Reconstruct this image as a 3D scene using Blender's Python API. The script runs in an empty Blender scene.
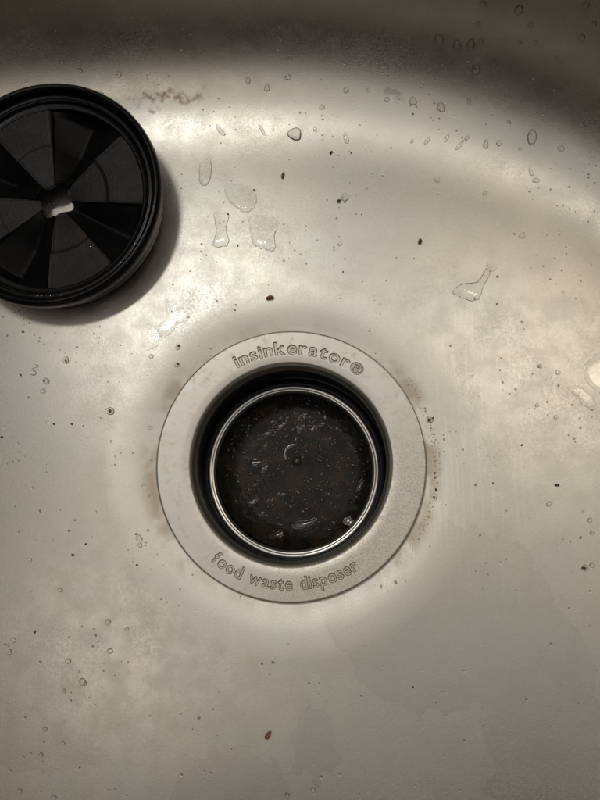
import bpy, math, random
import numpy as np
from mathutils import Matrix, Vector

MM = 0.001
scene = bpy.context.scene
col = scene.collection
rng = np.random.default_rng(7)
random.seed(7)

# ------------------------------------------------------------------ camera
F_PX, W_PX, H_PX = 582.0, 600.0, 800.0
CAM_AXES = None


def solve_camera():
    """camera hand-held about 25 cm over the sink floor, leaning towards the far wall"""
    nadir = (340.0, 499.0)
    z = np.array([-(nadir[0] - 300), nadir[1] - 400, F_PX]); z /= np.linalg.norm(z)
    x = np.array([1.0, 0, 0]) - z[0] * z; x /= np.linalg.norm(x)
    y = np.cross(z, x)
    M = np.array([x, y, z])
    d = M @ np.array([289.0 - 300, 400 - 461.8, -F_PX]); d = d / -d[2]
    h = 244.8
    return M, np.array([-d[0] * h, -d[1] * h, h])


CAM_M, CAM_C = solve_camera()
cam_data = bpy.data.cameras.new('camera')
cam = bpy.data.objects.new('camera', cam_data)
col.objects.link(cam)
m4 = Matrix([[*CAM_M[i], CAM_C[i] * MM] for i in range(3)] + [[0, 0, 0, 1]])
cam.matrix_world = m4
cam_data.sensor_fit = 'VERTICAL'
cam_data.sensor_height = 24.0
cam_data.lens = 24.0 * F_PX / H_PX
cam_data.clip_start = 0.005
cam_data.clip_end = 50
scene.camera = cam

# ------------------------------------------------------------------ world, lamps, exposure
world = bpy.data.worlds.new('World')
scene.world = world
world.use_nodes = True
bg = world.node_tree.nodes['Background']
bg.inputs[0].default_value = (1.0, 0.93, 0.85, 1)
bg.inputs[1].default_value = 0.010

scene.view_settings.view_transform = 'Standard'
scene.view_settings.look = 'None'
scene.view_settings.exposure = 0.08
scene.view_settings.gamma = 1.0
scene.cycles.use_denoising = True
scene.cycles.max_bounces = 8
scene.cycles.diffuse_bounces = 3
scene.cycles.glossy_bounces = 4
scene.cycles.transmission_bounces = 8
scene.cycles.transparent_max_bounces = 12
scene.cycles.sample_clamp_indirect = 4.0
scene.cycles.blur_glossy = 0.4


def area_lamp(name, pos, target, size, power, color, size_y=None):
    ld = bpy.data.lights.new(name, 'AREA')
    ld.energy = power
    ld.color = color
    ld.size = size
    if size_y:
        ld.shape = 'RECTANGLE'; ld.size_y = size_y
    else:
        ld.shape = 'DISK'
    o = bpy.data.objects.new(name, ld)
    col.objects.link(o)
    o.location = pos
    o.rotation_euler = (Vector(target) - Vector(pos)).to_track_quat('-Z', 'Y').to_euler()
    return o


area_lamp('ceiling_lamp_far', (-0.37, 0.49, 1.40), (-0.03, 0.05, 0), 0.27, 2.6, (1.0, 0.975, 0.93), 0.08)
area_lamp('ceiling_lamp_left', (-0.55, -0.36, 1.40), (-0.03, 0.05, 0), 0.42, 0.7, (1.0, 0.88, 0.78))
area_lamp('ceiling_lamp_right', (0.67, 0.28, 1.35), (0.05, 0.05, 0), 0.13, 0.8, (1.0, 0.86, 0.66))
area_lamp('cove_highlight_lamp', (0.38, 0.38, 1.40), (0.1, 0.1, 0), 0.20, 0.9, (1.0, 0.90, 0.78), 0.08)  # unseen lamp, added to brighten the cove in the far corner
area_lamp('ceiling_bounce_fill', (0.2, 0.28, 1.9), (0.2, 0.28, 0), 2.6, 9.0, (1.0, 0.945, 0.90), 2.3)  # unseen fill, added in place of light bounced off the ceiling

# ------------------------------------------------------------------ small helpers
def tag(o, label=None, cat=None, group=None, kind=None):
    if label: o['label'] = label
    if cat: o['category'] = cat
    if group: o['group'] = group
    if kind: o['kind'] = kind
    return o


def empty(name, loc=(0, 0, 0)):
    o = bpy.data.objects.new(name, None)
    o.empty_display_size = 0.01
    col.objects.link(o)
    o.location = Vector(loc) * MM
    return o


def link_mesh(name, verts, faces, mat, parent=None, smooth=True, origin=None):
    """verts in mm; faces an (n,4) or (n,3) array or a list"""
    verts = np.asarray(verts, float)
    if origin is not None:
        verts = verts - np.asarray(origin)
    me = bpy.data.meshes.new(name)
    if isinstance(faces, np.ndarray):
        k = faces.shape[1]
        me.vertices.add(len(verts))
        me.vertices.foreach_set('co', (verts * MM).astype(np.float32).ravel())
        me.loops.add(faces.size)
        me.loops.foreach_set('vertex_index', faces.astype(np.int32).ravel())
        me.polygons.add(len(faces))
        me.polygons.foreach_set('loop_start', np.arange(0, faces.size, k, dtype=np.int32))
        me.update(calc_edges=True)
    else:
        me.from_pydata([tuple(v) for v in verts * MM], [], faces)
    me.validate()
    if smooth:
        me.polygons.foreach_set('use_smooth', np.ones(len(me.polygons), bool))
    me.materials.append(mat)
    o = bpy.data.objects.new(name, me)
    col.objects.link(o)
    if origin is not None:
        o.location = Vector(origin) * MM
    if parent is not None:
        o.parent = parent
    return o


def grid_faces(n_rad, n_ang, closed=True):
    """quads for a grid of n_rad rows times n_ang columns (columns wrap when closed)"""
    i = np.arange(n_rad - 1)[:, None]
    j = np.arange(n_ang if closed else n_ang - 1)[None, :]
    j2 = (j + 1) % n_ang
    a = i * n_ang + j
    return np.stack([a, i * n_ang + j2, (i + 1) * n_ang + j2, (i + 1) * n_ang + j], -1).reshape(-1, 4)


def lathe(profile, n=256):
    p = np.asarray(profile, float)
    t = np.linspace(0, 2 * np.pi, n, endpoint=False)
    r = p[:, 0][:, None]; z = p[:, 1][:, None]
    v = np.stack([r * np.cos(t), r * np.sin(t), z + 0 * t], -1).reshape(-1, 3)
    return v, grid_faces(len(p), n)


def smooth_profile(pts, step=0.25):
    """Catmull-Rom through profile points"""
    P = np.asarray(pts, float)
    P = np.vstack([2 * P[0] - P[1], P, 2 * P[-1] - P[-2]])
    out = []
    for i in range(1, len(P) - 2):
        seg = np.linalg.norm(P[i + 1] - P[i]); k = max(2, int(seg / step))
        for t in np.arange(k) / k:
            out.append(0.5 * ((2 * P[i]) + (-P[i - 1] + P[i + 1]) * t + (2 * P[i - 1] - 5 * P[i] + 4 * P[i + 1] - P[i + 2]) * t * t
                              + (-P[i - 1] + 3 * P[i] - 3 * P[i + 1] + P[i + 2]) * t ** 3))
    out.append(P[-2])
    return np.array(out)


def smoothstep(a, b, x):
    t = np.clip((x - a) / (b - a), 0, 1)
    return t * t * (3 - 2 * t)


def value_noise(x, y, seed=0):
    xi = np.floor(x).astype(int); yi = np.floor(y).astype(int)
    fx = x - xi; fy = y - yi
    fx = fx * fx * (3 - 2 * fx); fy = fy * fy * (3 - 2 * fy)

    def h(a, b):
        n = np.sin(a * 127.1 + b * 311.7 + seed * 74.7) * 43758.5453
        return n - np.floor(n)
    return (h(xi, yi) * (1 - fx) + h(xi + 1, yi) * fx) * (1 - fy) + (h(xi, yi + 1) * (1 - fx) + h(xi + 1, yi + 1) * fx) * fy


def fbm(x, y, seed=0, octv=4):
    s = 0; a = 0.5
    for k in range(octv):
        s = s + a * value_noise(x * 2 ** k, y * 2 ** k, seed + k * 3); a *= 0.5
    return s


# ------------------------------------------------------------------ the sink's surface
XL, XR, YN, YF, RC = -250.0, 186.0, -310.0, 152.0, 75.0      # floor outline, corner radius
BOW_X, BOW_R = -30.0, 310.0                                  # the far wall bows round towards the corner
RF, WALL_ANG, DEPTH = 52.0, math.radians(82), 150.0          # cove radius, wall slope, bowl depth


def outside(x, y):
    y = y + np.where(y > 0, np.maximum(x - BOW_X, 0) ** 2 / (2 * BOW_R), 0) * smoothstep(0, 60, y)
    cx, cy = (XL + XR) / 2, (YN + YF) / 2
    qx = np.abs(x - cx) - ((XR - XL) / 2 - RC)
    qy = np.abs(y - cy) - ((YF - YN) / 2 - RC)
    return np.hypot(np.maximum(qx, 0), np.maximum(qy, 0)) + np.minimum(np.maximum(qx, qy), 0) - RC


COVE_IN = 22.0                                              # the cove begins gently this far inside the outline


def cove_table():
    # bend grows over 34 mm of arc to the full cove radius, then holds until the wall's slope is reached
    st = 0.05
    arc = np.arange(0, 400, st)
    ang = np.minimum(np.cumsum(np.minimum(arc / 34.0, 1.0) / RF * st), WALL_ANG)
    return np.cumsum(np.cos(ang) * st), np.cumsum(np.sin(ang) * st)


COVE_D, COVE_Z = cove_table()


def sink_z(x, y):
    x = np.asarray(x, float); y = np.asarray(y, float)
    r = np.hypot(x, y)
    z = 0.010 * np.maximum(r - 60, 0) - 3.0 * (1 - smoothstep(46, 80, r)) - 0.4 * (1 - smoothstep(70, 140, r)) - 0.8 * (1 - smoothstep(48, 70, r))
    w = np.interp(np.maximum(outside(x, y) + COVE_IN, 0), COVE_D, COVE_Z)
    # hand-sized unevenness of the pressed sheet
    z = z + 0.35 * (fbm(x / 70 + 5, y / 70 + 9, 11, 2) - 0.4)
    return z + w


def sink_normal(x, y):
    e = 0.4
    gx = (sink_z(x + e, y) - sink_z(x - e, y)) / (2 * e)
    gy = (sink_z(x, y + e) - sink_z(x, y - e)) / (2 * e)
    n = np.stack([-gx, -gy, np.ones_like(gx)], -1)
    return n / np.linalg.norm(n, axis=-1, keepdims=True)


def at(px, py):
    """the place on the sink where the photograph shows (px, py)"""
    d = CAM_M @ np.array([px - 300.0, 400.0 - py, -F_PX])
    d = d / np.linalg.norm(d)
    t = np.linspace(60, 420, 4000)
    p = CAM_C + d * t[:, None]
    k = np.argmax(p[:, 2] < sink_z(p[:, 0], p[:, 1]))
    lo, hi = t[k - 1], t[k]
    for _ in range(20):
        mid = (lo + hi) / 2; q = CAM_C + d * mid
        if q[2] < sink_z(q[0], q[1]): hi = mid
        else: lo = mid
    return (CAM_C + d * hi)[:2]


# ------------------------------------------------------------------ node helper
class NT:
    def __init__(self, name):
        self.mat = bpy.data.materials.new(name)
        self.dim = '3D'
        self.mat.use_nodes = True
        self.t = self.mat.node_tree
        self.t.nodes.clear()
        self.out = self.t.nodes.new('ShaderNodeOutputMaterial')
        tc = self.t.nodes.new('ShaderNodeTexCoord')
        self.P = self.vmath('SCALE', tc.outputs['Object'], scale=1000.0)

    def n(self, kind, **props):
        nd = self.t.nodes.new(kind)
        for k, v in props.items(): setattr(nd, k, v)
        return nd

    def put(self, sock, v):
        if isinstance(v, bpy.types.NodeSocket): self.t.links.new(v, sock)
        elif v is not None: sock.default_value = v

    def math(self, op, a, b=None, c=None, clamp=False):
        nd = self.n('ShaderNodeMath', operation=op, use_clamp=clamp)
        for i, v in enumerate((a, b, c)): self.put(nd.inputs[i], v)
        return nd.outputs[0]

    def vmath(self, op, a, b=None, scale=None):
        nd = self.n('ShaderNodeVectorMath', operation=op)
        self.put(nd.inputs[0], a); self.put(nd.inputs[1], b)
        if scale is not None: self.put(nd.inputs[3], scale)
        return nd.outputs['Value'] if op in ('LENGTH', 'DISTANCE', 'DOT_PRODUCT') else nd.outputs[0]

    def noise(self, scale, detail=3, rough=0.55, vec=None, stretch=None, dist=0.0, off=None):
        v = vec if vec is not None else self.P
        if off is not None: v = self.vmath('ADD', v, off)
        if stretch is not None: v = self.vmath('MULTIPLY', v, stretch)
        nd = self.n('ShaderNodeTexNoise', noise_dimensions=self.dim)
        self.put(nd.inputs['Vector'], v)
        nd.inputs['Scale'].default_value = scale
        nd.inputs['Detail'].default_value = detail
        nd.inputs['Roughness'].default_value = rough
        nd.inputs['Distortion'].default_value = dist
        return nd.outputs[0]

    def voronoi(self, scale, feature='F1', rand=1.0, vec=None):
        nd = self.n('ShaderNodeTexVoronoi', feature=feature, voronoi_dimensions=self.dim)
        self.put(nd.inputs['Vector'], vec if vec is not None else self.P)
        nd.inputs['Scale'].default_value = scale
        nd.inputs['Randomness'].default_value = rand
        return nd

    def ramp(self, v, a, b, lo=0.0, hi=1.0):
        nd = self.n('ShaderNodeMapRange', interpolation_type='SMOOTHSTEP')
        self.put(nd.inputs[0], v)
        for i, q in enumerate((a, b, lo, hi)): self.put(nd.inputs[i + 1], q)
        return nd.outputs[0]

    def mix(self, f, a, b, mode='MIX'):
        nd = self.n('ShaderNodeMix', data_type='RGBA', blend_type=mode)
        self.put(nd.inputs[0], f)
        for s, v in ((6, a), (7, b)):
            if not isinstance(v, bpy.types.NodeSocket): v = (*v, 1) if len(v) == 3 else v
            self.put(nd.inputs[s], v)
        return nd.outputs[2]

    def fmix(self, f, a, b):
        nd = self.n('ShaderNodeMix', data_type='FLOAT')
        self.put(nd.inputs[0], f); self.put(nd.inputs[2], a); self.put(nd.inputs[3], b)
        return nd.outputs[0]

    def bump(self, h, strength, dist, normal=None):
        nd = self.n('ShaderNodeBump')
        nd.inputs['Strength'].default_value = strength
        nd.inputs['Distance'].default_value = dist
        self.put(nd.inputs['Height'], h)
        if normal is not None: self.put(nd.inputs['Normal'], normal)
        return nd.outputs[0]

    def sep(self, v):
        nd = self.n('ShaderNodeSeparateXYZ'); self.put(nd.inputs[0], v); return nd.outputs

    def principled(self, **kw):
        nd = self.n('ShaderNodeBsdfPrincipled')
        for k, v in kw.items():
            s = nd.inputs[k.replace('_', ' ')]
            if isinstance(v, tuple) and len(v) == 3 and s.type == 'RGBA': v = (*v, 1)
            self.put(s, v)
        return nd.outputs[0]

    def done(self, shader):
        self.t.links.new(shader, self.out.inputs['Surface'])
        return self.mat


def make_sink_material():
    t = NT('brushed_stainless_with_water_marks')
    P = t.P
    sx, sy, sz = t.sep(P)
    flat = t.n('ShaderNodeCombineXYZ'); t.put(flat.inputs[0], sx); t.put(flat.inputs[1], sy)
    flat = flat.outputs[0]
    unf = t.n('ShaderNodeCombineXYZ'); t.put(unf.inputs[0], sx); t.put(unf.inputs[1], t.math('ADD', sy, sz))
    t.P = unf.outputs[0]; t.dim = '2D'
    warp = t.n('ShaderNodeTexNoise', noise_dimensions='2D'); t.put(warp.inputs['Vector'], flat)
    warp.inputs['Scale'].default_value = 0.11; warp.inputs['Detail'].default_value = 4
    wv = t.vmath('SCALE', t.vmath('SUBTRACT', warp.outputs['Color'], (0.5, 0.5, 0.5)), scale=16.0)
    fw = t.vmath('ADD', flat, wv)

    def blob(cx, cy, rx, ry, soft=0.12, vec=fw):
        v = t.vmath('MULTIPLY', t.vmath('SUBTRACT', vec, (cx, cy, 0)), (1 / rx, 1 / ry, 0))
        return t.ramp(t.vmath('LENGTH', v), 1 + soft, 1 - soft)

    def rim(cx, cy, rx, ry, w=0.05):
        v = t.vmath('MULTIPLY', t.vmath('SUBTRACT', fw, (cx, cy, 0)), (1 / rx, 1 / ry, 0))
        return t.ramp(t.math('ABSOLUTE', t.math('SUBTRACT', t.vmath('LENGTH', v), 1.0)), w, 0.0)

    # steel with cloudy warm / cool tints
    big = t.noise(0.018, 4, 0.6)
    mid = t.noise(0.09, 4, 0.6, off=(31, 7, 3))
    c = t.mix(t.ramp(big, 0.3, 0.7), (0.565, 0.555, 0.505), (0.61, 0.575, 0.50))
    c = t.mix(t.ramp(mid, 0.35, 0.75, 0, 0.22), c, (0.50, 0.47, 0.42))
    fine = t.noise(1.6, 3, 0.7)
    speck = t.noise(0.8, 4, 0.65, off=(5, 60, 0))
    # mineral film: pale, patchy, speckled
    film = t.math('MULTIPLY', t.ramp(t.noise(0.035, 3, 0.6, off=(80, -12, 4)), 0.42, 0.62), t.ramp(speck, 0.42, 0.60))
    c = t.mix(t.math('MULTIPLY', film, 0.14), c, (0.66, 0.63, 0.57))
    grain = t.noise(2.6, 2, 0.7, off=(17, 2, 0))
    c = t.mix(t.ramp(grain, 0.50, 0.74, 0, 0.30), c, (0.36, 0.33, 0.28))
    c = t.mix(t.math('MULTIPLY', t.ramp(speck, 0.56, 0.70), 0.22), c, (0.74, 0.70, 0.62))
    # dark freckles
    vo = t.voronoi(0.40)
    vc = t.sep(vo.outputs['Color'])
    patch = t.ramp(t.noise(0.03, 3, 0.6, off=(-40, 22, 0)), 0.46, 0.62)
    rad = t.math('MULTIPLY', t.ramp(vc[0], 0.80, 1.0), t.math('MULTIPLY', patch, 0.20))
    dst = t.math('ADD', vo.outputs['Distance'], t.math('MULTIPLY', t.math('SUBTRACT', fine, 0.5), 0.16))
    pit = t.math('MULTIPLY', t.ramp(t.math('SUBTRACT', dst, rad), 0.03, -0.06), t.fmix(vc[2], 0.25, 0.95))
    vo2 = t.voronoi(0.10)
    vc2 = t.sep(vo2.outputs['Color'])
    rad2 = t.math('MULTIPLY', t.ramp(vc2[1], 0.72, 1.0), 0.055)
    pit2 = t.math('MULTIPLY', t.ramp(t.math('SUBTRACT', vo2.outputs['Distance'], rad2), 0.012, -0.015), t.fmix(vc2[2], 0.2, 1.0))
    pits = t.math('MAXIMUM', pit, pit2)
    c = t.mix(t.math('MULTIPLY', pits, 0.66), c, (0.13, 0.105, 0.08))
    # rust and scum around the flange
    r = t.vmath('LENGTH', fw)
    r0 = t.vmath('LENGTH', flat)
    ringm = t.math('MULTIPLY', t.ramp(r0, 67.0, 59.0), t.ramp(t.noise(0.05, 3, 0.6, off=(9, 3, 0)), 0.38, 0.62))
    side = t.ramp(t.math('ABSOLUTE', sx), 30.0, 56.0)
    ringm = t.math('MULTIPLY', ringm, t.fmix(side, 0.25, 0.9))
    c = t.mix(t.math('MULTIPLY', ringm, 0.55), c, (0.40, 0.29, 0.17))
    grit = t.math('MULTIPLY', t.math('MULTIPLY', t.ramp(t.math('ABSOLUTE', t.math('SUBTRACT', r0, 61.5)), 2.6, 0.4), t.ramp(sx, 42.0, 56.0)),
                  t.ramp(t.noise(0.9, 3, 0.7, off=(3, 77, 0)), 0.56, 0.64))
    c = t.mix(t.math('MULTIPLY', grit, 0.85), c, (0.16, 0.10, 0.05))
    # brown smear along the far cove
    sm = t.math('MULTIPLY', blob(-57.0, 168.0, 17.0, 2.6, 0.5), t.ramp(t.noise(0.25, 4, 0.7), 0.35, 0.65))
    c = t.mix(t.math('MULTIPLY', sm, 0.75), c, (0.30, 0.20, 0.14))
    sm2 = blob(47.0, 163.0, 3.2, 2.2, 0.5)
    c = t.mix(t.math('MULTIPLY', sm2, 0.5), c, (0.28, 0.26, 0.25))
    # dried tide marks
    st = None
    for (cx, cy, rx, ry, w) in ((-21, -126, 23, 14, .035), (96, -98, 22, 48, .02), (-78, -82, 24, 30, .03), (-100, -98, 30, 24, .03), (10, -110, 8, 14, .05), (60, -60, 44, 36, .015)):
        m = t.math('ADD', t.math('MULTIPLY', blob(cx, cy, rx, ry, 0.02), 0.5), t.math('MULTIPLY', rim(cx, cy, rx, ry, w), 0.6))
        st = m if st is None else t.math('MAXIMUM', st, m)
    c = t.mix(t.math('MULTIPLY', st, 0.30), c, (0.36, 0.32, 0.28))
    # relief
    brush = t.noise(1.0, 3, 0.6, stretch=(3.2, 0.05, 0.4))
    brushm = t.math('MULTIPLY', t.math('MULTIPLY', t.ramp(sx, 45.0, 72.0), t.ramp(sx, 110.0, 80.0)), t.math('MULTIPLY', t.ramp(sy, -75.0, 5.0), t.ramp(sy, 80.0, 50.0)))
    scr = t.noise(1.0, 2, 0.5, stretch=(0.9, 0.035, 0.2), off=(13, 5, 1))
    c = t.mix(t.math('MULTIPLY', t.math('MULTIPLY', t.ramp(scr, 0.56, 0.70), brushm), 0.35), c, (0.75, 0.71, 0.60))
    h = t.math('MULTIPLY', fine, 0.20)
    h = t.math('ADD', h, t.math('MULTIPLY', speck, 0.16))
    h = t.math('ADD', h, t.math('MULTIPLY', brush, t.fmix(brushm, 0.04, 0.22)))
    h = t.math('SUBTRACT', h, t.math('MULTIPLY', pits, 1.2))
    nrm = t.bump(h, 0.55, 0.00016)
    rough = t.fmix(t.ramp(mid, 0.3, 0.7), 0.36, 0.41)
    rough = t.math('ADD', rough, t.math('MULTIPLY', t.math('SUBTRACT', speck, 0.5), 0.09))
    rough = t.math('ADD', rough, t.math('MULTIPLY', film, 0.03))
    rough = t.math('SUBTRACT', rough, t.math('MULTIPLY', st, 0.05))
    metal = t.math('SUBTRACT', 0.985, t.math('MULTIPLY', t.math('MAXIMUM', t.math('MAXIMUM', pits, grit), t.math('MAXIMUM', ringm, sm)), 0.6))
    metal = t.math('SUBTRACT', metal, t.math('MULTIPLY', film, 0.08), clamp=True)
    return t.done(t.principled(Base_Color=c, Metallic=metal, Roughness=rough, Normal=nrm))


def make_flange_material(name='scuffed_flange_steel', lo=(0.50, 0.485, 0.44), hi=(0.60, 0.575, 0.51), wear=1.0, gloss=0.0, relief=0.4):
    t = NT(name)
    sx, sy, sz = t.sep(t.P)
    n1 = t.noise(0.05, 4, 0.6)
    n2 = t.noise(1.5, 3, 0.65)
    c = t.mix(n1, lo, hi)
    # gritty wear on the lower right of the face
    low = t.math('MULTIPLY', t.ramp(t.math('SUBTRACT', sx, sy), 10.0, 62.0), t.ramp(n2, 0.42, 0.62))
    c = t.mix(t.math('MULTIPLY', low, 0.45 * wear), c, (0.42, 0.32, 0.20))
    film = t.ramp(t.noise(0.3, 4, 0.7, off=(3, 9, 1)), 0.5, 0.68)
    c = t.mix(t.math('MULTIPLY', film, 0.3), c, (0.40, 0.34, 0.26))
    scr = t.noise(1.0, 3, 0.6, stretch=(2.4, 0.12, 0.3))
    scr2 = t.noise(1.0, 3, 0.6, stretch=(0.12, 2.4, 0.3), off=(7, 1, 0))
    h = t.math('ADD', t.math('MULTIPLY', n2, 0.35), t.math('ADD', t.math('MULTIPLY', scr, 0.15), t.math('MULTIPLY', scr2, 0.10)))
    rough = t.math('ADD', t.fmix(n1, 0.32 + gloss, 0.42 + gloss), t.math('MULTIPLY', film, 0.08))
    metal = t.math('SUBTRACT', 0.95, t.math('MULTIPLY', low, 0.25))
    return t.done(t.principled(Base_Color=c, Metallic=metal, Roughness=rough, Normal=t.bump(h, relief, 0.0001)))


def make_dark_material(name, colr, rough, bump=0.3, wet=0.0, scale=0.8, spec=0.5):
    t = NT(name)
    n1 = t.noise(scale, 4, 0.65)
    n2 = t.noise(0.12, 3, 0.6, off=(3, 4, 5))
    c = t.mix(t.ramp(n2, 0.35, 0.7), colr, tuple(v * 1.6 + 0.0006 for v in colr))
    r = t.math('ADD', t.fmix(n2, rough * 0.8, rough * 1.2), t.math('MULTIPLY', t.math('SUBTRACT', n1, 0.5), 0.2))
    return t.done(t.principled(Base_Color=c, Roughness=r, Normal=t.bump(n1, bump, 0.0002), Coat_Weight=wet, Coat_Roughness=0.12, Specular_IOR_Level=spec))


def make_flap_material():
    t = NT('lit_scummed_rubber')
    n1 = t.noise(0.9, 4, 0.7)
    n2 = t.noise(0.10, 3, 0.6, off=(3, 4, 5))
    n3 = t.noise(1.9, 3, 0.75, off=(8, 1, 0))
    c = t.mix(t.ramp(n2, 0.35, 0.7), (0.008, 0.0075, 0.0065), (0.017, 0.014, 0.0105))  # light on the raised flaps put into the base colour, along with scum
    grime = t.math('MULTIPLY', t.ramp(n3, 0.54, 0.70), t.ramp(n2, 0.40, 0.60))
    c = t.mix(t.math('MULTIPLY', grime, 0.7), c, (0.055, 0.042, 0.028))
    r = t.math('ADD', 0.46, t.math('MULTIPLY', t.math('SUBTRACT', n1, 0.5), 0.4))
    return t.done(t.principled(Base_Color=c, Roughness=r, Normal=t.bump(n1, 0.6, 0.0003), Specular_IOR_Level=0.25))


def make_water_material(name, clear=0.55, tint=(0.985, 0.99, 0.985), rip=0.0):
    t = NT(name)
    gl = t.n('ShaderNodeBsdfGlass'); gl.inputs['IOR'].default_value = 1.33
    gl.inputs['Color'].default_value = (*tint, 1); gl.inputs['Roughness'].default_value = 0.0
    if rip:
        bn = t.bump(t.noise(0.55, 4, 0.7), rip, 0.0006)
        t.put(gl.inputs['Normal'], bn)
    tr = t.n('ShaderNodeBsdfTransparent'); tr.inputs['Color'].default_value = (*tint, 1)
    gs = t.n('ShaderNodeBsdfGlossy'); gs.inputs['Roughness'].default_value = 0.03
    if rip: t.put(gs.inputs['Normal'], bn)
    fr = t.n('ShaderNodeFresnel'); fr.inputs['IOR'].default_value = 1.33
    m1 = t.n('ShaderNodeMixShader'); t.put(m1.inputs[0], fr.outputs[0]); t.put(m1.inputs[1], tr.outputs[0]); t.put(m1.inputs[2], gs.outputs[0])
    m2 = t.n('ShaderNodeMixShader'); m2.inputs[0].default_value = clear
    t.put(m2.inputs[1], gl.outputs[0]); t.put(m2.inputs[2], m1.outputs[0])
    return t.done(m2.outputs[0])


M_SINK = make_sink_material()
M_FLANGE = make_flange_material()
M_LETTER = make_flange_material('stamped_letter_steel', (0.40, 0.37, 0.32), (0.50, 0.46, 0.39))
M_RIM = make_flange_material('worn_rolled_rim_steel', (0.56, 0.55, 0.53), (0.68, 0.66, 0.62), 0.3, -0.08, 0.15)
M_THROAT = make_dark_material('black_throat', (0.010, 0.0095, 0.009), 0.30, 0.3, 0.15)  # near-black base colour for the throat sleeve and chamber wall
M_RUBBER = make_dark_material('wet_black_rubber', (0.0028, 0.0028, 0.0029), 0.22, 0.18, 0.0, 0.8, 0.22)
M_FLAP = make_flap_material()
M_PLEAT = make_dark_material('folded_black_rubber', (0.0028, 0.0028, 0.0029), 0.42, 0.3, 0.0, 0.8, 0.10)
M_WATER = make_water_material('water_drop', 0.72)
M_PUD = make_water_material('puddle_water', 0.86)
M_FILM = make_water_material('thin_water_film', 0.92, rip=0.03)
M_SEED = make_dark_material('brown_food_bit', (0.16, 0.075, 0.02), 0.4, 0.5, 0.5)
M_GRIT = make_dark_material('dark_grit', (0.05, 0.04, 0.03), 0.5, 0.5, 0.3)

# ------------------------------------------------------------------ the sink
def build_sink():
    n = 900
    th = np.linspace(0, 2 * np.pi, n, endpoint=False)
    c, s = np.cos(th), np.sin(th)
    # distance to the floor outline along each direction
    lo = np.full(n, 60.0); hi = np.full(n, 420.0)
    for _ in range(40):
        md = (lo + hi) / 2
        ins = outside(md * c, md * s) < -COVE_IN
        lo = np.where(ins, md, lo); hi = np.where(ins, hi, md)
    rb = lo
    # distance to the bowl's brim
    lo2 = rb.copy(); hi2 = rb + 260
    for _ in range(40):
        md = (lo2 + hi2) / 2
        ins = sink_z(md * c, md * s) < DEPTH
        lo2 = np.where(ins, md, lo2); hi2 = np.where(ins, hi2, md)
    rt = lo2
    rows = []
    for f in np.linspace(0, 1, 34): rows.append(46 + f * 34 + 0 * rb)
    for f in np.linspace(0, 1, 60)[1:]: rows.append(80 + (rb - 80) * f)
    for f in np.linspace(0, 1, 80)[1:]: rows.append(rb + (rt - rb) * f)
    V = []
    for rr in rows:
        x, y = rr * c, rr * s
        V.append(np.stack([x, y, sink_z(x, y)], -1))
    # brim turned outwards onto the worktop, and the lip at the drain hole
    for k, (dr, dz) in enumerate(((2, 2.0), (5, 3.2), (30, 3.4), (31, 1.0))):
        rr = rt + dr
        V.append(np.stack([rr * c, rr * s, DEPTH + dz + 0 * rr], -1))
    lip = [np.stack([46 * c, 46 * s, V[0][:, 2] - 3.0], -1)]
    V = lip + V
    v = np.concatenate(V)
    o = link_mesh('sink_basin', v, grid_faces(len(V), n), M_SINK)
    return tag(o, 'scratched stainless steel sink bowl with rounded corner and water marks', 'sink', kind='structure')


build_sink()

# ------------------------------------------------------------------ drain flange with stamped writing
def glyph_tris(ch):
    cu = bpy.data.curves.new('glyph', 'FONT')
    cu.body = ch
    cu.size = 1.0
    cu.resolution_u = 6
    cu.offset = 0.018
    ob = bpy.data.objects.new('glyph', cu)
    col.objects.link(ob)
    dg = bpy.context.evaluated_depsgraph_get()
    me = bpy.data.meshes.new_from_object(ob.evaluated_get(dg))
    me.calc_loop_triangles()
    co = np.array([v.co[:2] for v in me.vertices]) if len(me.vertices) else np.zeros((0, 2))
    tr = np.array([t.vertices[:] for t in me.loop_triangles], int)
    bpy.data.objects.remove(ob); bpy.data.meshes.remove(me); bpy.data.curves.remove(cu)
    return co, tr


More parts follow.
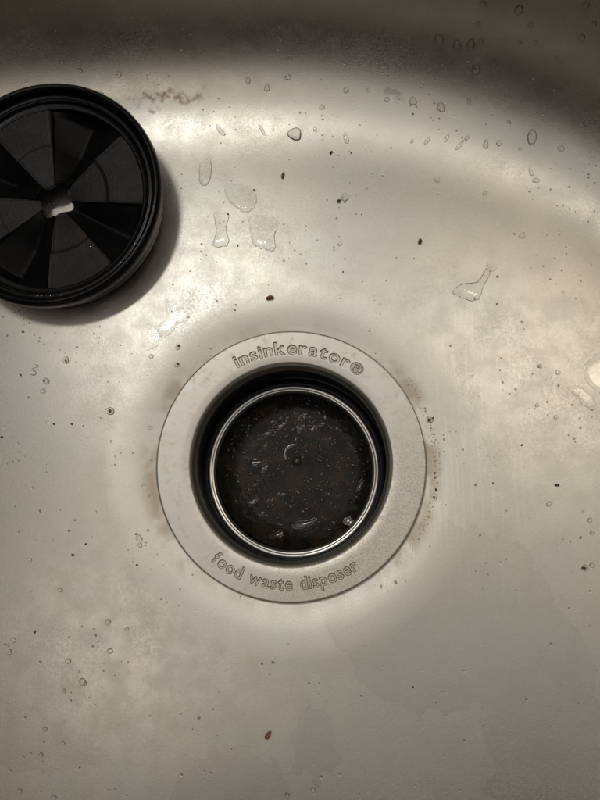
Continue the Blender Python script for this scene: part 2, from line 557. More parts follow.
def text_mask(text, height, res, ang0, ang1, r_base, bottom):
    """raster of the writing on the ring, as (angle, radius) samples: returns a function depth(theta, r)"""
    glyphs = []; widths = []
    for ch in text:
        if ch == ' ':
            glyphs.append(None); widths.append(0.30); continue
        co, tr = glyph_tris('\u00ae' if ch == '@' else ch)
        w0, w1 = co[:, 0].min(), co[:, 0].max()
        co = co - np.array([w0, 0])
        if ch == '@':
            k = 0.62 / max(co[:, 1].max() - co[:, 1].min(), .01)
            co = (co - np.array([0, co[:, 1].min()])) * k; w1 = co[:, 0].max(); w0 = 0
        glyphs.append((co, tr)); widths.append(w1 - w0)
    gap = 0.10
    total = sum(widths) + gap * (len(text) - 1)
    arc = abs(ang1 - ang0) * r_base
    sx = arc / total                       # mm per em along the arc
    L = int(arc / res) + 60; Hh = int(13 / res)
    img = np.zeros((Hh, L), np.float32)
    x = 0.0
    for g, w in zip(glyphs, widths):
        if g is not None:
            co, tr = g
            q = np.stack([(co[:, 0] + x) * sx / res + 30, (co[:, 1] * height) / res + 3.2 / res], -1)
            for a, b, cc in tr:
                p = q[[a, b, cc]]
                x0, y0 = np.floor(p.min(0)).astype(int); x1, y1 = np.ceil(p.max(0)).astype(int) + 1
                x0, y0 = max(x0, 0), max(y0, 0); x1, y1 = min(x1, L), min(y1, Hh)
                if x1 <= x0 or y1 <= y0: continue
                X, Y = np.meshgrid(np.arange(x0, x1) + .5, np.arange(y0, y1) + .5)
                def e(u, v): return (v[0] - u[0]) * (Y - u[1]) - (v[1] - u[1]) * (X - u[0])
                A, B, C_ = e(p[0], p[1]), e(p[1], p[2]), e(p[2], p[0])
                ins = ((A >= 0) & (B >= 0) & (C_ >= 0)) | ((A <= 0) & (B <= 0) & (C_ <= 0))
                img[y0:y1, x0:x1] = np.maximum(img[y0:y1, x0:x1], ins)
        x += w + gap
    for _ in range(2):                     # soft stamped edges
        img = (np.roll(img, 1, 0) + img * 2 + np.roll(img, -1, 0)) / 4
        img = (np.roll(img, 1, 1) + img * 2 + np.roll(img, -1, 1)) / 4

    def depth(th, r):
        if bottom: u = (th - ang0) * r_base; v = r_base - r
        else: u = (ang0 - th) * r_base; v = r - r_base
        X = u / res + 30; Y = (v + 3.2) / res
        ok = (X > 1) & (X < L - 2) & (Y > 1) & (Y < Hh - 2)
        Xc = np.clip(X, 1, L - 3); Yc = np.clip(Y, 1, Hh - 3)
        xi = Xc.astype(int); yi = Yc.astype(int); fx = Xc - xi; fy = Yc - yi
        d = (img[yi, xi] * (1 - fx) + img[yi, xi + 1] * fx) * (1 - fy) + (img[yi + 1, xi] * (1 - fx) + img[yi + 1, xi + 1] * fx) * fy
        return np.where(ok, d, 0)
    return depth


FL = empty('drain_flange', (0, 0, -2))
tag(FL, 'round stainless drain flange stamped with lettering around its face', 'drain flange')


def build_flange():
    n = 2300
    th = np.linspace(0, 2 * np.pi, n, endpoint=False)
    R_ = math.radians
    top = text_mask('insinkerator@', 8.0, 0.06, R_(119.0), R_(50.5), 47.0, False)
    bot = text_mask('food waste disposer', 7.2, 0.06, R_(231.5), R_(303.5), 52.0, True)
    rs = np.linspace(56.4, 43.6, 108)
    Rg, Tg = np.meshgrid(rs, th, indexing='ij')
    zf = -0.55 - 0.075 * (56.4 - Rg) - 0.02 * np.maximum(0, 47 - Rg) ** 2
    d1 = top(Tg, Rg); d2 = bot(Tg, Rg)
    raised = 0.12 * (fbm(Rg * 0 + Tg * 9, Rg / 9, 3, 3) - .5)
    Z = zf - 0.42 * np.maximum(d1, d2) + raised * 0.4
    V = np.stack([Rg * np.cos(Tg), Rg * np.sin(Tg), Z], -1).reshape(-1, 3)
    F = grid_faces(len(rs), n)
    dm1 = d1.ravel()[F].mean(1) > 0.5; dm2 = d2.ravel()[F].mean(1) > 0.5

    def sub(faces):
        idx = np.unique(faces); mp = np.zeros(len(V), int); mp[idx] = np.arange(len(idx))
        return V[idx], mp[faces]
    off = np.array([0, 0, 2.0])
    v, f = sub(F[~(dm1 | dm2)])
    face = link_mesh('flange_face', v + off, f[:, ::-1], M_FLANGE, FL)
    for m in (dm1, dm2):
        v, f = sub(F[m])
        link_mesh('stamped_lettering', v + off, f[:, ::-1], M_LETTER, face)
    # rolled outer edge
    zo = -0.55 + 0.0
    prof = smooth_profile([(56.4, zo), (56.9, zo - 0.12), (57.25, zo - 0.5), (57.3, zo - 1.1), (57.0, zo - 1.8), (56.2, zo - 2.2), (54.0, zo - 2.3)], 0.12)
    v, f = lathe(prof, 360)
    link_mesh('rolled_edge', v + off, f, M_FLANGE, FL)
    # shoulder and throat
    zi = -0.55 - 0.075 * 12.8 - 0.02 * 3.4 ** 2
    prof = smooth_profile([(43.6, zi), (42.9, zi - 0.35), (42.2, zi - 1.1), (41.7, zi - 2.3), (41.45, zi - 4.0), (41.3, zi - 6.5)], 0.2)
    v, f = lathe(prof, 300)
    link_mesh('shoulder', v + off, f[:, ::-1], M_FLANGE, FL)
    prof = smooth_profile([(41.3, zi - 6.5), (41.6, zi - 9.0), (43.0, zi - 16), (43.4, zi - 33)], 0.5)
    v, f = lathe(prof, 300)
    link_mesh('throat_sleeve', v + off, f[:, ::-1], M_THROAT, FL)


build_flange()

# ------------------------------------------------------------------ disposer below
DISP = empty('garbage_disposer', (-0.4, -2.0, -60))
tag(DISP, 'food waste disposer inlet with shiny rolled rim below the drain flange', 'disposer')
ZR = -26.5


def build_disposer():
    off = np.array([0, 0, 60.0])
    def L(name, pts, mat, step=0.3, nn=300, flip=True):
        v, f = lathe(smooth_profile(pts, step), nn)
        link_mesh(name, v + off, f[:, ::-1] if flip else f, mat, DISP)
    # rolled steel rim: two beads with a fine groove between
    L('rolled_rim', [(40.6, ZR - 3.0), (40.55, ZR - 1.5), (40.1, ZR - 0.5), (39.3, ZR), (38.5, ZR - 0.1), (38.0, ZR - 0.42), (37.75, ZR - 0.46), (37.3, ZR - 0.7), (36.9, ZR - 1.5), (36.7, ZR - 2.5), (36.8, ZR - 3.5)], M_RIM, 0.1)
    L('rubber_gasket', [(43.8, ZR - 1.9), (42.0, ZR - 1.4), (40.4, ZR - 1.6), (40.3, ZR - 3.0)], M_RUBBER, 0.1)
    L('chamber_wall', [(36.8, ZR - 3.5), (37.4, ZR - 5.0), (37.2, ZR - 6.5), (38.2, ZR - 8), (40, ZR - 12), (40, ZR - 30), (20, ZR - 30.0), (0.5, ZR - 30.0)], M_THROAT, 0.5)


build_disposer()

ZW = -43.0


def make_slop_material():
    t = NT('murky_waste_water')
    n1 = t.noise(0.07, 5, 0.65)
    n2 = t.noise(0.9, 4, 0.7, off=(5, 1, 2))
    n3 = t.noise(0.12, 4, 0.7, off=(-9, 31, 2))
    c = t.mix(t.ramp(n1, 0.35, 0.65), (0.012, 0.011, 0.007), (0.034, 0.031, 0.022))
    c = t.mix(t.ramp(n3, 0.50, 0.72, 0, 0.8), c, (0.060, 0.033, 0.012))
    c = t.mix(t.ramp(n2, 0.54, 0.72, 0, 0.6), c, (0.075, 0.066, 0.045))
    rough = t.fmix(t.ramp(n2, 0.3, 0.7), 0.05, 0.12)
    return t.done(t.principled(Base_Color=c, Roughness=rough, IOR=1.33, Normal=t.bump(n2, 0.15, 0.0006)))


def make_bubble_material():
    t = NT('scum_bubble')
    n = t.noise(0.4, 2, 0.5)
    c = t.mix(n, (0.02, 0.018, 0.011), (0.07, 0.06, 0.04))
    return t.done(t.principled(Base_Color=c, Roughness=0.08, IOR=1.5))


M_SLOP, M_BUB = make_slop_material(), make_bubble_material()


def slop_z(x, y):
    pm = smoothstep(0.36, 0.62, fbm(x / 8 + 11, y / 8 + 5, 33, 3))
    return ZW + (0.22 + 0.42 * pm) * (fbm(x / 3.0 + 40, y / 3.0 + 3, 21, 2) - 0.40) + 0.8 * (fbm(x / 14, y / 14, 9, 2) - .4) - 1.4 * smoothstep(28, 40, np.hypot(x, y))


def build_slop():
    rr = np.linspace(0.05, 39.8, 170)
    n = 520
    th = np.linspace(0, 2 * np.pi, n, endpoint=False)
    Rg, Tg = np.meshgrid(rr, th, indexing='ij')
    X, Y = Rg * np.cos(Tg), Rg * np.sin(Tg)
    v = np.stack([X, Y, slop_z(X, Y)], -1).reshape(-1, 3)
    o = link_mesh('waste_water', v, grid_faces(len(rr), n), M_SLOP, origin=(0, 0, ZW))
    tag(o, 'murky dark waste water with ground scraps standing inside the disposer', 'waste water', kind='stuff')
    # froth too small and many to count: one mesh of little domes
    V, Fc = [], []
    for k in range(1000):
        a = random.uniform(0, 2 * math.pi); d = 36 * math.sqrt(random.random())
        x, y = d * math.cos(a), d * math.sin(a)
        if fbm(np.array(x / 9 + 3), np.array(y / 9 + 8), 5, 3) < 0.40 and random.random() < .75: continue
        rad = 0.28 + 0.75 * random.random() ** 3.0
        zc = float(slop_z(np.array(x), np.array(y)))
        b = len(V); rows, cols = 5, 10
        for i in range(rows):
            ph = i / (rows - 1) * math.pi * 0.5
            for j in range(cols):
                al = 2 * math.pi * j / cols
                rho = rad * math.cos(ph)
                V.append((x + rho * math.cos(al), y + rho * math.sin(al), zc - .04 + rad * 0.45 * math.sin(ph)))
        for i in range(rows - 1):
            for j in range(cols):
                j2 = (j + 1) % cols
                Fc.append((b + i * cols + j, b + i * cols + j2, b + (i + 1) * cols + j2, b + (i + 1) * cols + j))
    o = link_mesh('froth', np.array(V), np.array(Fc), M_BUB, origin=(0, 0, ZW))
    tag(o, 'tiny glistening froth bubbles floating on the waste water', 'froth', kind='stuff')


build_slop()


def on_level(px, py, z):
    d = CAM_M @ np.array([px - 300.0, 400.0 - py, -F_PX])
    return (CAM_C + d * ((z - CAM_C[2]) / d[2]))[:2]


def make_scrap_material(name, c1, c2):
    t = NT(name)
    n = t.noise(0.6, 4, 0.65)
    return t.done(t.principled(Base_Color=t.mix(n, c1, c2), Roughness=0.12, IOR=1.5, Coat_Weight=1.0, Coat_Roughness=0.05, Normal=t.bump(n, 0.3, 0.0003)))


M_SCRAP = make_scrap_material('wet_food_scrap', (0.02, 0.018, 0.012), (0.06, 0.055, 0.04))
M_SCRAP2 = make_scrap_material('wet_brown_scrap', (0.05, 0.03, 0.012), (0.11, 0.07, 0.03))


def scrap(px, py, ln, wd, ang, lift, mat, label, curl=1.0):
    """a curled, thick, wet shred of peel"""
    x0, y0 = on_level(px, py, ZW)
    nu, nv = 20, 9
    V = []
    a = math.radians(ang)
    for i in range(nu):
        u = i / (nu - 1) * 2 - 1
        prof = (max(0.0, 1 - abs(u) ** 2.4)) ** 0.5
        bend = curl * 0.35 * ln * (u * u - 0.4)
        for j in range(nv):
            v = j / (nv - 1) * 2 - 1
            lx = u * ln / 2
            ly = v * wd / 2 * (0.12 + prof) * (1 + .25 * math.sin(3 * u + px)) + bend
            lz = lift * prof * (1 - v * v) + 0.25 * math.sin(4 * u + py)
            V.append((x0 + lx * math.cos(a) - ly * math.sin(a), y0 + lx * math.sin(a) + ly * math.cos(a), lz))
    V = np.array(V)
    V[:, 2] = V[:, 2] * 0.35 + 0.10 * (V[:, 0] - x0) - 0.15 * (V[:, 1] - y0)
    zb = float(slop_z(np.array(x0), np.array(y0)))
    top = V + np.array([0, 0, zb + 0.5])
    bott = V * np.array([1, 1, 0]) + np.array([0, 0, zb - 0.9])
    f1 = grid_faces(nu, nv, False)
    f2 = f1[:, ::-1] + nu * nv
    side = []
    loop = [i for i in range(nv)] + [k * nv + nv - 1 for k in range(1, nu)] + [(nu - 1) * nv + j for j in range(nv - 2, -1, -1)] + [k * nv for k in range(nu - 2, 0, -1)]
    for p, q in zip(loop, loop[1:] + loop[:1]): side.append((p, q, q + nu * nv, p + nu * nv))
    o = link_mesh('food_scrap', np.vstack([top, bott]), np.vstack([f1, f2, np.array(side)])[:, ::-1], mat, origin=(x0, y0, zb))
    tag(o, label, 'food scrap', 'wet scraps floating in the disposer')


scrap(263, 467, 5.5, 3.0, 10, 1.5, M_SCRAP, 'small wet curled scrap beside the round bubble in the disposer', 0.8)
scrap(288, 450, 10.0, 2.6, 55, 1.4, M_SCRAP, 'long curved wet peel arching round the big bubble in the disposer', -0.9)
scrap(305, 523, 13.0, 3.4, 15, 1.6, M_SCRAP, 'largest wet grey shred lying near the rim above the word waste', 0.25)
scrap(276, 535, 7.5, 2.8, 20, 1.5, M_SCRAP, 'short wet grey shred close to the rim above the word food', 0.3)
scrap(255, 462, 6.5, 2.8, 0, 1.5, M_SCRAP, 'pale wet flake with a bright glint floating apart from the others', 0.15)
scrap(359, 486, 7.5, 1.8, 62, 1.2, M_SCRAP, 'thin wet sliver standing out near the side of the steel rim', 0.3)
scrap(349, 521, 6.0, 4.0, -30, 0.9, M_SCRAP2, 'brown wet flake tucked against the rim above the word disposer', 0.2)


def big_bubble(px, py, rad, label):
    x, y = on_level(px, py, ZW)
    zb = float(slop_z(np.array(x), np.array(y)))
    prof = [(rad * math.cos(q), rad * 0.8 * math.sin(q) - 0.2) for q in np.linspace(0, math.pi / 2 - .02, 12)]
    v, f = lathe(prof, 32)
    o = link_mesh('scum_bubble', v, f, M_BUB)
    o.location = Vector((x, y, zb)) * MM
    tag(o, label, 'bubble', 'larger bubbles on the waste water')


big_bubble(297, 461, 2.4, 'largest dark round bubble enclosed by the curved wet peel')
for (bx, by, br) in ((257, 505, .9), (268, 507, 1.1), (352, 468, 1.0), (347, 463, .7), (318, 455, .8), (313, 492, .8), (250, 495, .8), (333, 443, .7), (330, 490, 1.0), (281, 445, .7)):
    big_bubble(bx, by, br, 'small dark shiny bubble floating on the waste water')

# ------------------------------------------------------------------ splash baffle lying on the sink floor
BX, BY = at(66.5, 211)
BZ = float(sink_z(BX, BY))
BAF = empty('splash_baffle', (BX, BY, BZ))
BAF.location.z += 3.4 * MM
BAF.rotation_euler.x = math.radians(4.2)
tag(BAF, 'black rubber splash baffle with pleated flaps and a centre hole, lying in the sink', 'splash baffle')
BH = 16.5
KB = 1.14      # the drawn radii below are scaled to the real lip


def build_baffle():
    H = BH
    def L(name, pts, mat, step=0.3, nn=240, flip=False):
        v, f = lathe(smooth_profile(pts, step), nn)
        v[:, :2] *= KB
        return link_mesh(name, v, f[:, ::-1] if flip else f, mat, BAF)
    L('side_wall', [(38.5, 3.0), (39.5, 0.9), (40.4, 0.4), (41.2, 0.8), (41.7, 2.4), (41.8, 5.0), (41.8, H - 9.0), (42.0, H - 7.4)], M_RUBBER, flip=True)
    L('outer_lip', [(41.0, H - 8.2), (42.6, H - 7.6), (43.8, H - 6.0), (44.1, H - 3.5), (43.9, H - 1.5), (43.3, H - 0.4), (42.4, H - 0.05), (41.6, H - 0.5), (41.1, H - 1.8), (40.9, H - 3.2)], M_RUBBER, 0.2, flip=True)
    L('inner_ledge', [(40.9, H - 3.2), (40.5, H - 4.1), (39.6, H - 4.4), (38.8, H - 4.3), (38.3, H - 4.9), (38.0, H - 5.7), (37.0, H - 6.0), (36.2, H - 6.1), (35.8, H - 6.6), (35.6, H - 8.5)], M_RUBBER, 0.2, flip=True)
    edges = [93, 43, -6, -47, -91, -142, -183, -226]     # flap boundaries, degrees; the first pair spans a sunken flap
    for k in range(8):
        a1 = math.radians(edges[k]); a0 = math.radians(edges[(k + 1) % 8] if k < 7 else edges[0] - 360)
        low = (k % 2 == 0)
        na, nr = 22, 44
        rin = (6.6, 6.0, 6.8, 6.2, 6.4, 6.0, 7.0, 6.4)[k]
        th = np.linspace(a0, a1, na)
        V = []
        rr = np.linspace(36.4, rin, nr)
        if not low:
            rr = np.sort(np.concatenate([np.linspace(36.4, rin, nr - 6), np.array([22.6, 22.2, 21.9, 21.3, 21.0, 20.6])]))[::-1]
        for r in rr:
            for j, t in enumerate(th):
                lob = rin + (1.3 if low else -0.8) * math.sin((t - a0) / (a1 - a0) * math.pi)
                r_ = r if r > 12 else lob + (r - rin) / (12 - rin) * (12 - lob)
                s = (36.4 - r) / (36.4 - rin)
                if low:
                    e = abs((t - a0) / (a1 - a0) - 0.5) * 2
                    z = H - 7.4 - 0.9 * s - min(6.8, max(0.4, (r - 4) * 0.42)) * (1 - e) * min(1.0, (36.4 - r) / 3.0)
                else:
                    z = H - 6.4 - 0.8 * s - 1.6 * s ** 5
                    # a moulded step part-way in
                    z -= 0.7 * float(smoothstep(22.6, 20.8, r))
                    e = abs((t - a0) / (a1 - a0) - 0.5) * 2
                    z -= 0.35 * max(0, e - 0.93) / 0.07
                V.append((r_ * math.cos(t), r_ * math.sin(t), z))
        V = np.array(V)
        thick = 1.6 if not low else 1.4
        n0 = len(V)
        V2 = V - np.array([0, 0, thick])
        f = grid_faces(nr, na, False)
        ring = [i for i in range(na)] + [q * na + na - 1 for q in range(1, nr)] + [(nr - 1) * na + j for j in range(na - 2, -1, -1)] + [q * na for q in range(nr - 2, 0, -1)]
        if not low:
            # side skirts of a raised flap fall to the sunken flaps
            drop = np.zeros(len(V2))
            s = (36.4 - np.hypot(V[:, 0], V[:, 1])) / 31.0
            V2[:, 2] = np.where(np.hypot(V[:, 0], V[:, 1]) > 10, np.minimum(V2[:, 2], H - 9.2 - 1.0 * np.clip(s, 0, 1)), V2[:, 2])
        side = [(p, q, q + n0, p + n0) for p, q in zip(ring, ring[1:] + ring[:1])]
        V[:, :2] *= KB; V2[:, :2] *= KB
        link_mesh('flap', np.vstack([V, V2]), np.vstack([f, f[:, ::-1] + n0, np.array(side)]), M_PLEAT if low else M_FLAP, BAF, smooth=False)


build_baffle()

# water caught on the baffle's lip and flaps
def baffle_bead(rad, deg, z, ln, wd, spin, label):
    th = math.radians(deg)
    p = BAF.matrix_basis @ Vector((rad * KB * math.cos(th) * MM, rad * KB * math.sin(th) * MM, z * MM))
    rows, cols = 7, 14
    V = []
    for i in range(rows):
        ph = i / (rows - 1) * math.pi / 2 * 0.99
        for j in range(cols):
            al = 2 * math.pi * j / cols
            V.append((ln / 2 * math.cos(ph) * math.cos(al) * (1 + .12 * math.sin(2 * al + deg)), wd * 0.7 * math.cos(ph) * math.sin(al), 0.12 * wd * math.sin(ph) - 0.02))
    o = link_mesh('water_bead', np.array(V), grid_faces(rows, cols), M_WATER)
    o.location = p
    o.rotation_euler = (BAF.rotation_euler.x, 0, th + math.pi / 2 + math.radians(spin))
    tag(o, label, 'water bead', 'beads of water on the splash baffle')


for (rad, deg, z, ln, wd, sp) in ((39.3, -97, BH - 4.4, 3.2, 1.3, 0), (39.3, -93, BH - 4.4, 1.8, 1.2, 0), (39.4, -88, BH - 4.4, 1.6, 1.4, 10), (39.3, -82, BH - 4.4, 3.0, 1.1, 0),
                                  (39.2, -70, BH - 4.4, 3.4, 1.1, 0), (39.2, -44, BH - 4.4, 3.2, 1.2, 0), (39.3, -30, BH - 4.4, 1.6, 1.0, 0), (39.2, -110, BH - 4.4, 2.0, 1.0, 0)):
    baffle_bead(rad, deg, z, ln, wd, sp, ('long' if ln > 2.5 else 'short') + ' glinting water bead on the inner ledge of the splash baffle')
for (rad, deg, ln, wd) in ((27.0, -82, 2.6, 1.0), (26.6, -76, 1.2, 1.0), (26.8, -70, 2.2, 0.9), (24.5, 5, 1.2, 1.0), (23.5, 12, 1.0, .9), (25.0, 20, .9, .8), (26.0, 118, 1.0, 1.0), (25.0, -52, 1.1, 1.0)):
    baffle_bead(rad, deg, BH - 6.75, ln, wd, 0, ('long' if ln > 2 else 'tiny') + ' water bead on a raised rubber flap ' + ('towards the drain flange' if deg < -40 else 'by the far wall' if deg > 60 else 'by the puddles'))

# ------------------------------------------------------------------ water on the steel
def blob_mesh(name, outline, h, mat, flat=0.5, jag=0.0, seed=0, n=40):
    """outline: points in mm on the sink; the water bulges up along the surface normal"""
    P = np.asarray(outline, float)
    # closed Catmull-Rom resample
    K = len(P); per = max(2, n // K); Q = []
    for i in range(K):
        a, b, c, d = P[i - 1], P[i], P[(i + 1) % K], P[(i + 2) % K]
        for t in np.arange(per) / per:
            Q.append(0.5 * (2 * b + (c - a) * t + (2 * a - 5 * b + 4 * c - d) * t * t + (3 * b - a - 3 * c + d) * t ** 3))
    Q = np.array(Q); m = len(Q)
    cen = Q.mean(0)
    if jag:
        ang = np.arange(m) / m
        k = 1 + jag * (np.array([float(fbm(np.array(q[0] / 0.9 + seed), np.array(q[1] / 0.9), seed, 3)) for q in Q]) - .47)
        Q = cen + (Q - cen) * k[:, None]
    rows = []
    ss = [1.0, 0.97, 0.92, 0.84, 0.7, 0.5, 0.28, 0.05]
    for s in ss:
        xy = cen + (Q - cen) * s
        hh = h * (1 - s ** (2 / max(flat, .05))) ** 0.6 if s < 1 else 0.0
        nrm = sink_normal(xy[:, 0], xy[:, 1])
        p = np.stack([xy[:, 0], xy[:, 1], sink_z(xy[:, 0], xy[:, 1])], -1) + nrm * (hh + 0.03)
        rows.append(p)
    V = np.concatenate(rows)
    F = grid_faces(len(ss), m)
    # orientation: outwards
    area = np.sum(Q[:, 0] * np.roll(Q[:, 1], -1) - np.roll(Q[:, 0], -1) * Q[:, 1])
    if area < 0: F = F[:, ::-1]
    o3 = (cen[0], cen[1], float(sink_z(cen[0], cen[1])))
    return link_mesh(name, V, F, mat, origin=o3)


def pixel_outline(pts):
    return [at(*p) for p in pts]


def puddle(pts, h, label, mat=M_PUD, jag=0.3, flat=0.35, seed=1, n=64, name='puddle', cat='puddle', group='small flat puddles on the sink floor'):
    o = blob_mesh(name, pixel_outline(pts), h, mat, flat, jag, seed, n)
    tag(o, label, cat, group)


puddle([(214, 213), (221, 212), (229, 213), (228, 222), (226, 229), (229, 240), (227, 246), (217, 247), (213, 244), (216, 232), (215, 222)], 0.7, 'narrow upright puddle with a pinched waist beside the broad puddle', seed=2)
puddle([(249, 216), (262, 215), (276, 219), (277, 228), (275, 238), (275, 250), (266, 250), (255, 245), (250, 232)], 0.7, 'broad shield shaped puddle between the pinched puddle and a brown seed', seed=3)
puddle([(226, 184), (240, 183), (254, 188), (257, 202), (250, 211), (243, 212), (234, 206), (227, 198)], 0.55, 'faint shallow puddle above the pinched and shield shaped puddles', seed=4)
puddle([(201, 161), (211, 161), (211, 176), (209, 182), (204, 186), (199, 179)], 0.7, 'tapered water streak ending in a point near the black baffle', seed=5)
puddle([(452, 291), (462, 284), (472, 283), (480, 280), (486, 270), (490, 263), (491, 272), (485, 284), (479, 299), (470, 301), (460, 298)], 0.7, 'fan shaped puddle trailing a thin tail on the bare floor', seed=6)
puddle([(487, 262), (494, 263), (497, 268), (491, 272), (487, 268)], 0.35, 'ragged water trace at the tip of the fan shaped puddle', seed=7)
puddle([(165, 300), (171, 298), (180, 305), (189, 314), (187, 320), (178, 324), (172, 333), (160, 338), (154, 330), (163, 322), (167, 312)], 0.35, 'wet patch glaring white between the baffle and the flange', M_FILM, 0.5, 0.2, 8, name='water_film', cat='water film', group='wet patches reflecting lamps')
puddle([(140, 330), (150, 324), (158, 329), (162, 338), (157, 346), (147, 352), (142, 344)], 0.3, 'white glaring wet patch with ragged edge under the baffle\'s shadow', M_FILM, 0.5, 0.2, 9, name='water_film', cat='water film', group='wet patches reflecting lamps')
puddle([(568, 388), (578, 386), (588, 392), (596, 400), (594, 410), (584, 406), (576, 396)], 0.3, 'warm glaring wet patch near the side wall', M_FILM, 0.4, 0.2, 10, name='water_film', cat='water film', group='wet patches reflecting lamps')
puddle([(582, 372), (590, 360), (604, 352), (612, 372), (606, 392), (592, 388)], 0.25, 'broad speckled wet film spreading up the side of the bowl', M_FILM, 0.4, 0.2, 11, name='water_film', cat='water film', group='wet patches reflecting lamps')


def where(c):
    x, y = float(c[0]), float(c[1])
    r = math.hypot(x, y); rb = math.hypot(x - BX, y - BY)
    if rb < 85 and r < 95: return 'between the splash baffle and the drain flange'
    if rb < 85: return 'beside the splash baffle'
    if r < 76: return 'at the edge of the drain flange'
    if x > 92: return 'towards the side wall by the glaring wet patch' if y > -10 else 'on the bare floor below the glaring wet patch'
    if y > 55: return 'between the drain flange and the far cove'
    if y < -62: return 'by the dried tide marks beyond the word food' if x < -45 else 'on the near floor beyond the word waste'
    return 'on the floor below the splash baffle'


def droplet(px, py, rw, rh, tilt, label, group, h=None, seed=0):
    c = at(px, py)
    ex = at(px + 1, py) - c; ey = at(px, py - 1) - c
    a = math.radians(tilt); pts = []
    for q in np.linspace(0, 2 * np.pi, 12, endpoint=False):
        u = .85 * rw * math.cos(q) * (1 - 0.18 * math.sin(q)); v = .85 * rh * math.sin(q)
        u, v = u * math.cos(a) - v * math.sin(a), u * math.sin(a) + v * math.cos(a)
        k = 1 + 0.10 * math.sin(2 * q + seed) + 0.07 * math.sin(3 * q + 2.1 * seed)
        pts.append(c + (ex * u + ey * v) * k)
    size = rw * 0.34
    o = blob_mesh('water_droplet', pts, h or size * 0.62, M_WATER, 0.95, 0.0, seed, 24)
    tag(o, label, 'water droplet', group)


LW = 'water bead on the dark far wall'
for i, (px, py, s) in enumerate(((519, 10, 5), (483, 4, 4), (478, 24, 3), (439, 39, 5), (457, 45, 5), (471, 44, 5), (481, 41, 3), (476, 69, 5), (494, 63, 3.5), (531, 25, 3.5), (520, 43, 2.5),
                              (536, 43, 3), (582, 38, 4), (586, 5, 4), (557, 59, 2.5), (594, 24, 3), (430, 60, 2.5), (278, 36, 3.5), (146, 51, 3), (108, 41, 2.5), (62, 62, 2.5), (250, 28, 2.5), (205, 30, 2))):
    droplet(px, py, s, s * 1.1, 0, ('larger ' if s >= 4.5 else 'small ' if s >= 3 else 'pinhead ') + LW + (' by the rounded corner' if px > 400 else ' behind the splash baffle' if px < 200 else ' behind the large rounded drop'), 'beads of water on the far wall', seed=i)
LC = 'clear water drop on the far cove'
for i, (px, py, w, h) in enumerate(((413, 101, 4, 5.5), (441, 107, 4.5, 6), (469, 101, 2.6, 3.5), (387, 99, 3, 3), (486, 144, 3, 6), (499, 143, 3, 4), (520, 148, 2, 2.4), (509, 122, 2.2, 2.4),
                                 (248, 80, 3, 4), (267, 88, 3.5, 4), (288, 77, 4, 3), (346, 90, 3, 4), (322, 107, 3, 3.6), (80, 70, 3, 3), (119, 74, 3, 4), (100, 94, 2.5, 4), (290, 58, 2.5, 2.5), (422, 86, 2, 2.2), (368, 90, 2.2, 3))):
    droplet(px, py, w, h, 0, ('plump ' if w >= 3.5 else 'slim ' if h > w + .5 else 'tiny round ') + LC + (' by the rounded corner' if px > 380 else ' behind the splash baffle' if px < 200 else ' behind the large rounded drop'), 'drops on the far cove', seed=40 + i)
droplet(532, 137, 5.5, 9.5, -15, 'large elongated water drop on the curve of the far corner', 'large drops on the cove', seed=3)
droplet(295, 134, 9, 7, -20, 'large rounded water drop on the bright cove above a brown seed', 'large drops on the cove', seed=5)
LS = 'slanting water trickle on the cove'
for i, (px, py, w, h, t) in enumerate(((427, 141, 2.5, 5, -35), (447, 138, 2, 5, -20), (460, 145, 2.2, 8, -35), (467, 138, 2, 4, -40), (412, 141, 2, 3, -40), (346, 138, 3, 7, 10), (220, 130, 3, 8, 35), (262, 130, 2, 7, 30),
                                    (315, 129, 2, 3, 0), (146, 144, 3, 9, -10), (561, 148, 4, 4, -50), (531, 172, 2.5, 5, 15), (536, 180, 5, 3, 10), (437, 179, 4, 4, 30), (485, 193, 2.5, 3, 0), (522, 236, 3.5, 3, 0))):
    droplet(px, py, w, h, t, ('long ' if h >= 7 else 'short ' if w < 2.6 else 'blunt ') + LS + (' near the large elongated drop' if px > 400 else ' by the splash baffle' if px < 250 else ' near the large rounded drop'), 'trickles on the cove', h=0.45, seed=80 + i)
for i, (px, py, s) in enumerate(((110, 411, 5), (46, 381, 4), (33, 372, 4), (66, 360, 4), (178, 347, 3.2), (177, 365, 3), (151, 356, 3), (150, 428, 2.6), (139, 538, 4), (140, 545, 3),
                              (108, 622, 3.5), (127, 629, 2.6), (110, 651, 3.5), (68, 661, 3.5), (83, 682, 4.5), (64, 691, 2.5), (45, 729, 3), (41, 755, 3), (20, 791, 3), (54, 797, 3), (63, 743, 2.5),
                              (287, 795, 3), (313, 790, 3), (549, 504, 3), (590, 520, 3), (592, 533, 2.5), (585, 568, 4), (592, 565, 3), (345, 197, 4.5), (339, 201, 3), (340, 244, 2.4), (36, 366, 2.5), (43, 391, 3),
                              (540, 366, 2.5), (558, 372, 3), (537, 405, 2.5), (556, 417, 2.5), (430, 420, 4), (60, 590, 3), (30, 560, 2.5), (14, 640, 3), (10, 652, 3), (8, 645, 2))):
    droplet(px, py, s, s, 0, ('larger' if s >= 4 else 'small' if s >= 3 else 'pinhead') + ' water bead ' + where(at(px, py)), 'tiny beads on the sink floor', seed=140 + i)


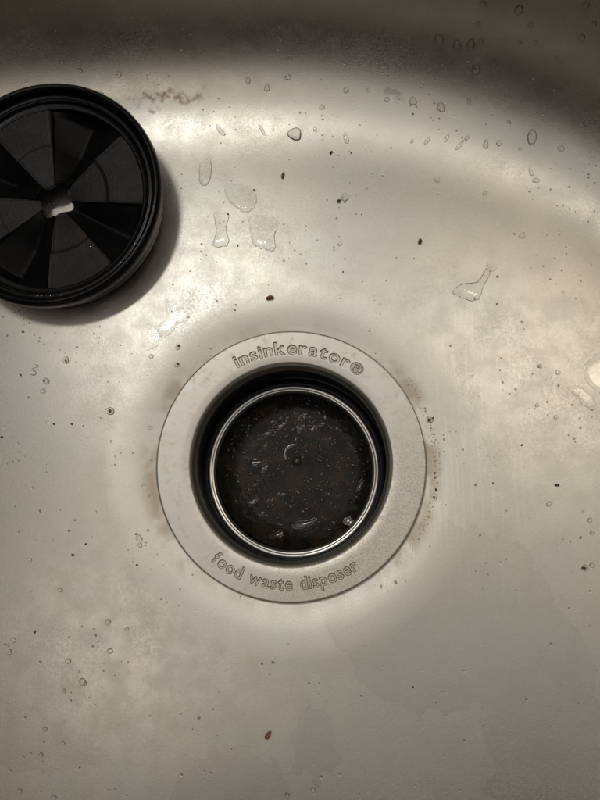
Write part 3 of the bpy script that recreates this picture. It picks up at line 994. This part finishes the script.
# ------------------------------------------------------------------ bits of food and grit
def bit(px, py, ln, wd, ang, mat, name, label, cat, group, hgt=None, seed=0):
    c = at(px, py)
    r1 = ln * 0.40 / 2; r2 = wd * 0.40 / 2; hh = hgt or r2 * 1.1
    V = []; rows, cols = 9, 12
    for i in range(rows):
        ph = -math.pi / 2 + math.pi * (i + .15) / (rows - .7)
        for j in range(cols):
            al = 2 * math.pi * j / cols
            k = 1 + 0.16 * math.sin(2 * al + seed) + 0.12 * math.sin(3 * al + ph * 2 + seed * 1.7)
            V.append((r1 * math.cos(ph) * math.cos(al) * k, r2 * math.cos(ph) * math.sin(al) * k, hh * math.sin(ph) * (1 + .1 * math.sin(al * 2 + seed)) + hh * 0.8))
    o = link_mesh(name, np.array(V), grid_faces(rows, cols), mat)
    o.location = Vector((c[0], c[1], float(sink_z(c[0], c[1])))) * MM
    n = Vector(sink_normal(np.array([c[0]]), np.array([c[1]]))[0])
    o.rotation_euler = (n.to_track_quat('Z', 'Y').to_matrix() @ Matrix.Rotation(math.radians(ang), 3, 'Z')).to_euler()
    tag(o, label, cat, group)


bit(283, 176, 7, 3.6, 70, M_SEED, 'food_seed', 'brown seed lying above the shield shaped puddle', 'seed', 'brown seeds in the sink', seed=1)
bit(270, 298, 8, 5, 10, M_SEED, 'food_seed', 'small brown seed lying just above the drain flange', 'seed', 'brown seeds in the sink', seed=2)
bit(268, 735, 7.5, 5, 75, M_SEED, 'food_seed', 'brown seed next to the dried tide mark', 'seed', 'brown seeds in the sink', seed=3)
bit(420, 242, 5, 5, 0, M_SEED, 'food_seed', 'tiny ochre seed between the fan shaped puddle and the far cove', 'seed', 'brown seeds in the sink', seed=4)
GR = 'grit specks on the sink floor'
for i, (px, py, s) in enumerate(((339, 201, 4.5), (331, 153, 5), (351, 153, 2.5), (327, 200, 2.5), (343, 272, 2.5), (235, 310, 2.5), (391, 148, 2.5), (557, 485, 5), (584, 568, 4), (522, 445, 3), (547, 402, 2.5),
                              (500, 370, 2.5), (429, 420, 4), (433, 418, 3), (435, 473, 3), (436, 490, 3.5), (435, 478, 2.2), (434, 497, 3), (54, 424, 3), (72, 424, 3), (66, 361, 3.5), (21, 375, 3), (44, 381, 2.5), (2, 437, 3.5),
                              (137, 565, 3), (73, 555, 4), (75, 520, 2.5), (69, 531, 2.2), (86, 544, 3), (35, 632, 3), (5, 644, 2), (136, 534, 3), (23, 332, 3), (179, 346, 3.6), (178, 364, 3.2), (110, 411, 4.5), (497, 304, 2.2),
                              (446, 505, 2.2), (309, 683, 2.4), (413, 687, 2.4), (493, 483, 2.2), (19, 452, 2), (228, 214, 3), (238, 246, 2.5), (254, 190, 2.5), (413, 114, 2.5), (80, 767, 2.2))):
    bit(px, py, s * .8, s * 0.6, 37 * i, M_GRIT, 'grit_speck', ('coarse' if s >= 4 else 'small' if s >= 3 else 'pinhead') + ' dark grit speck ' + where(at(px, py)), 'grit', GR, seed=i)
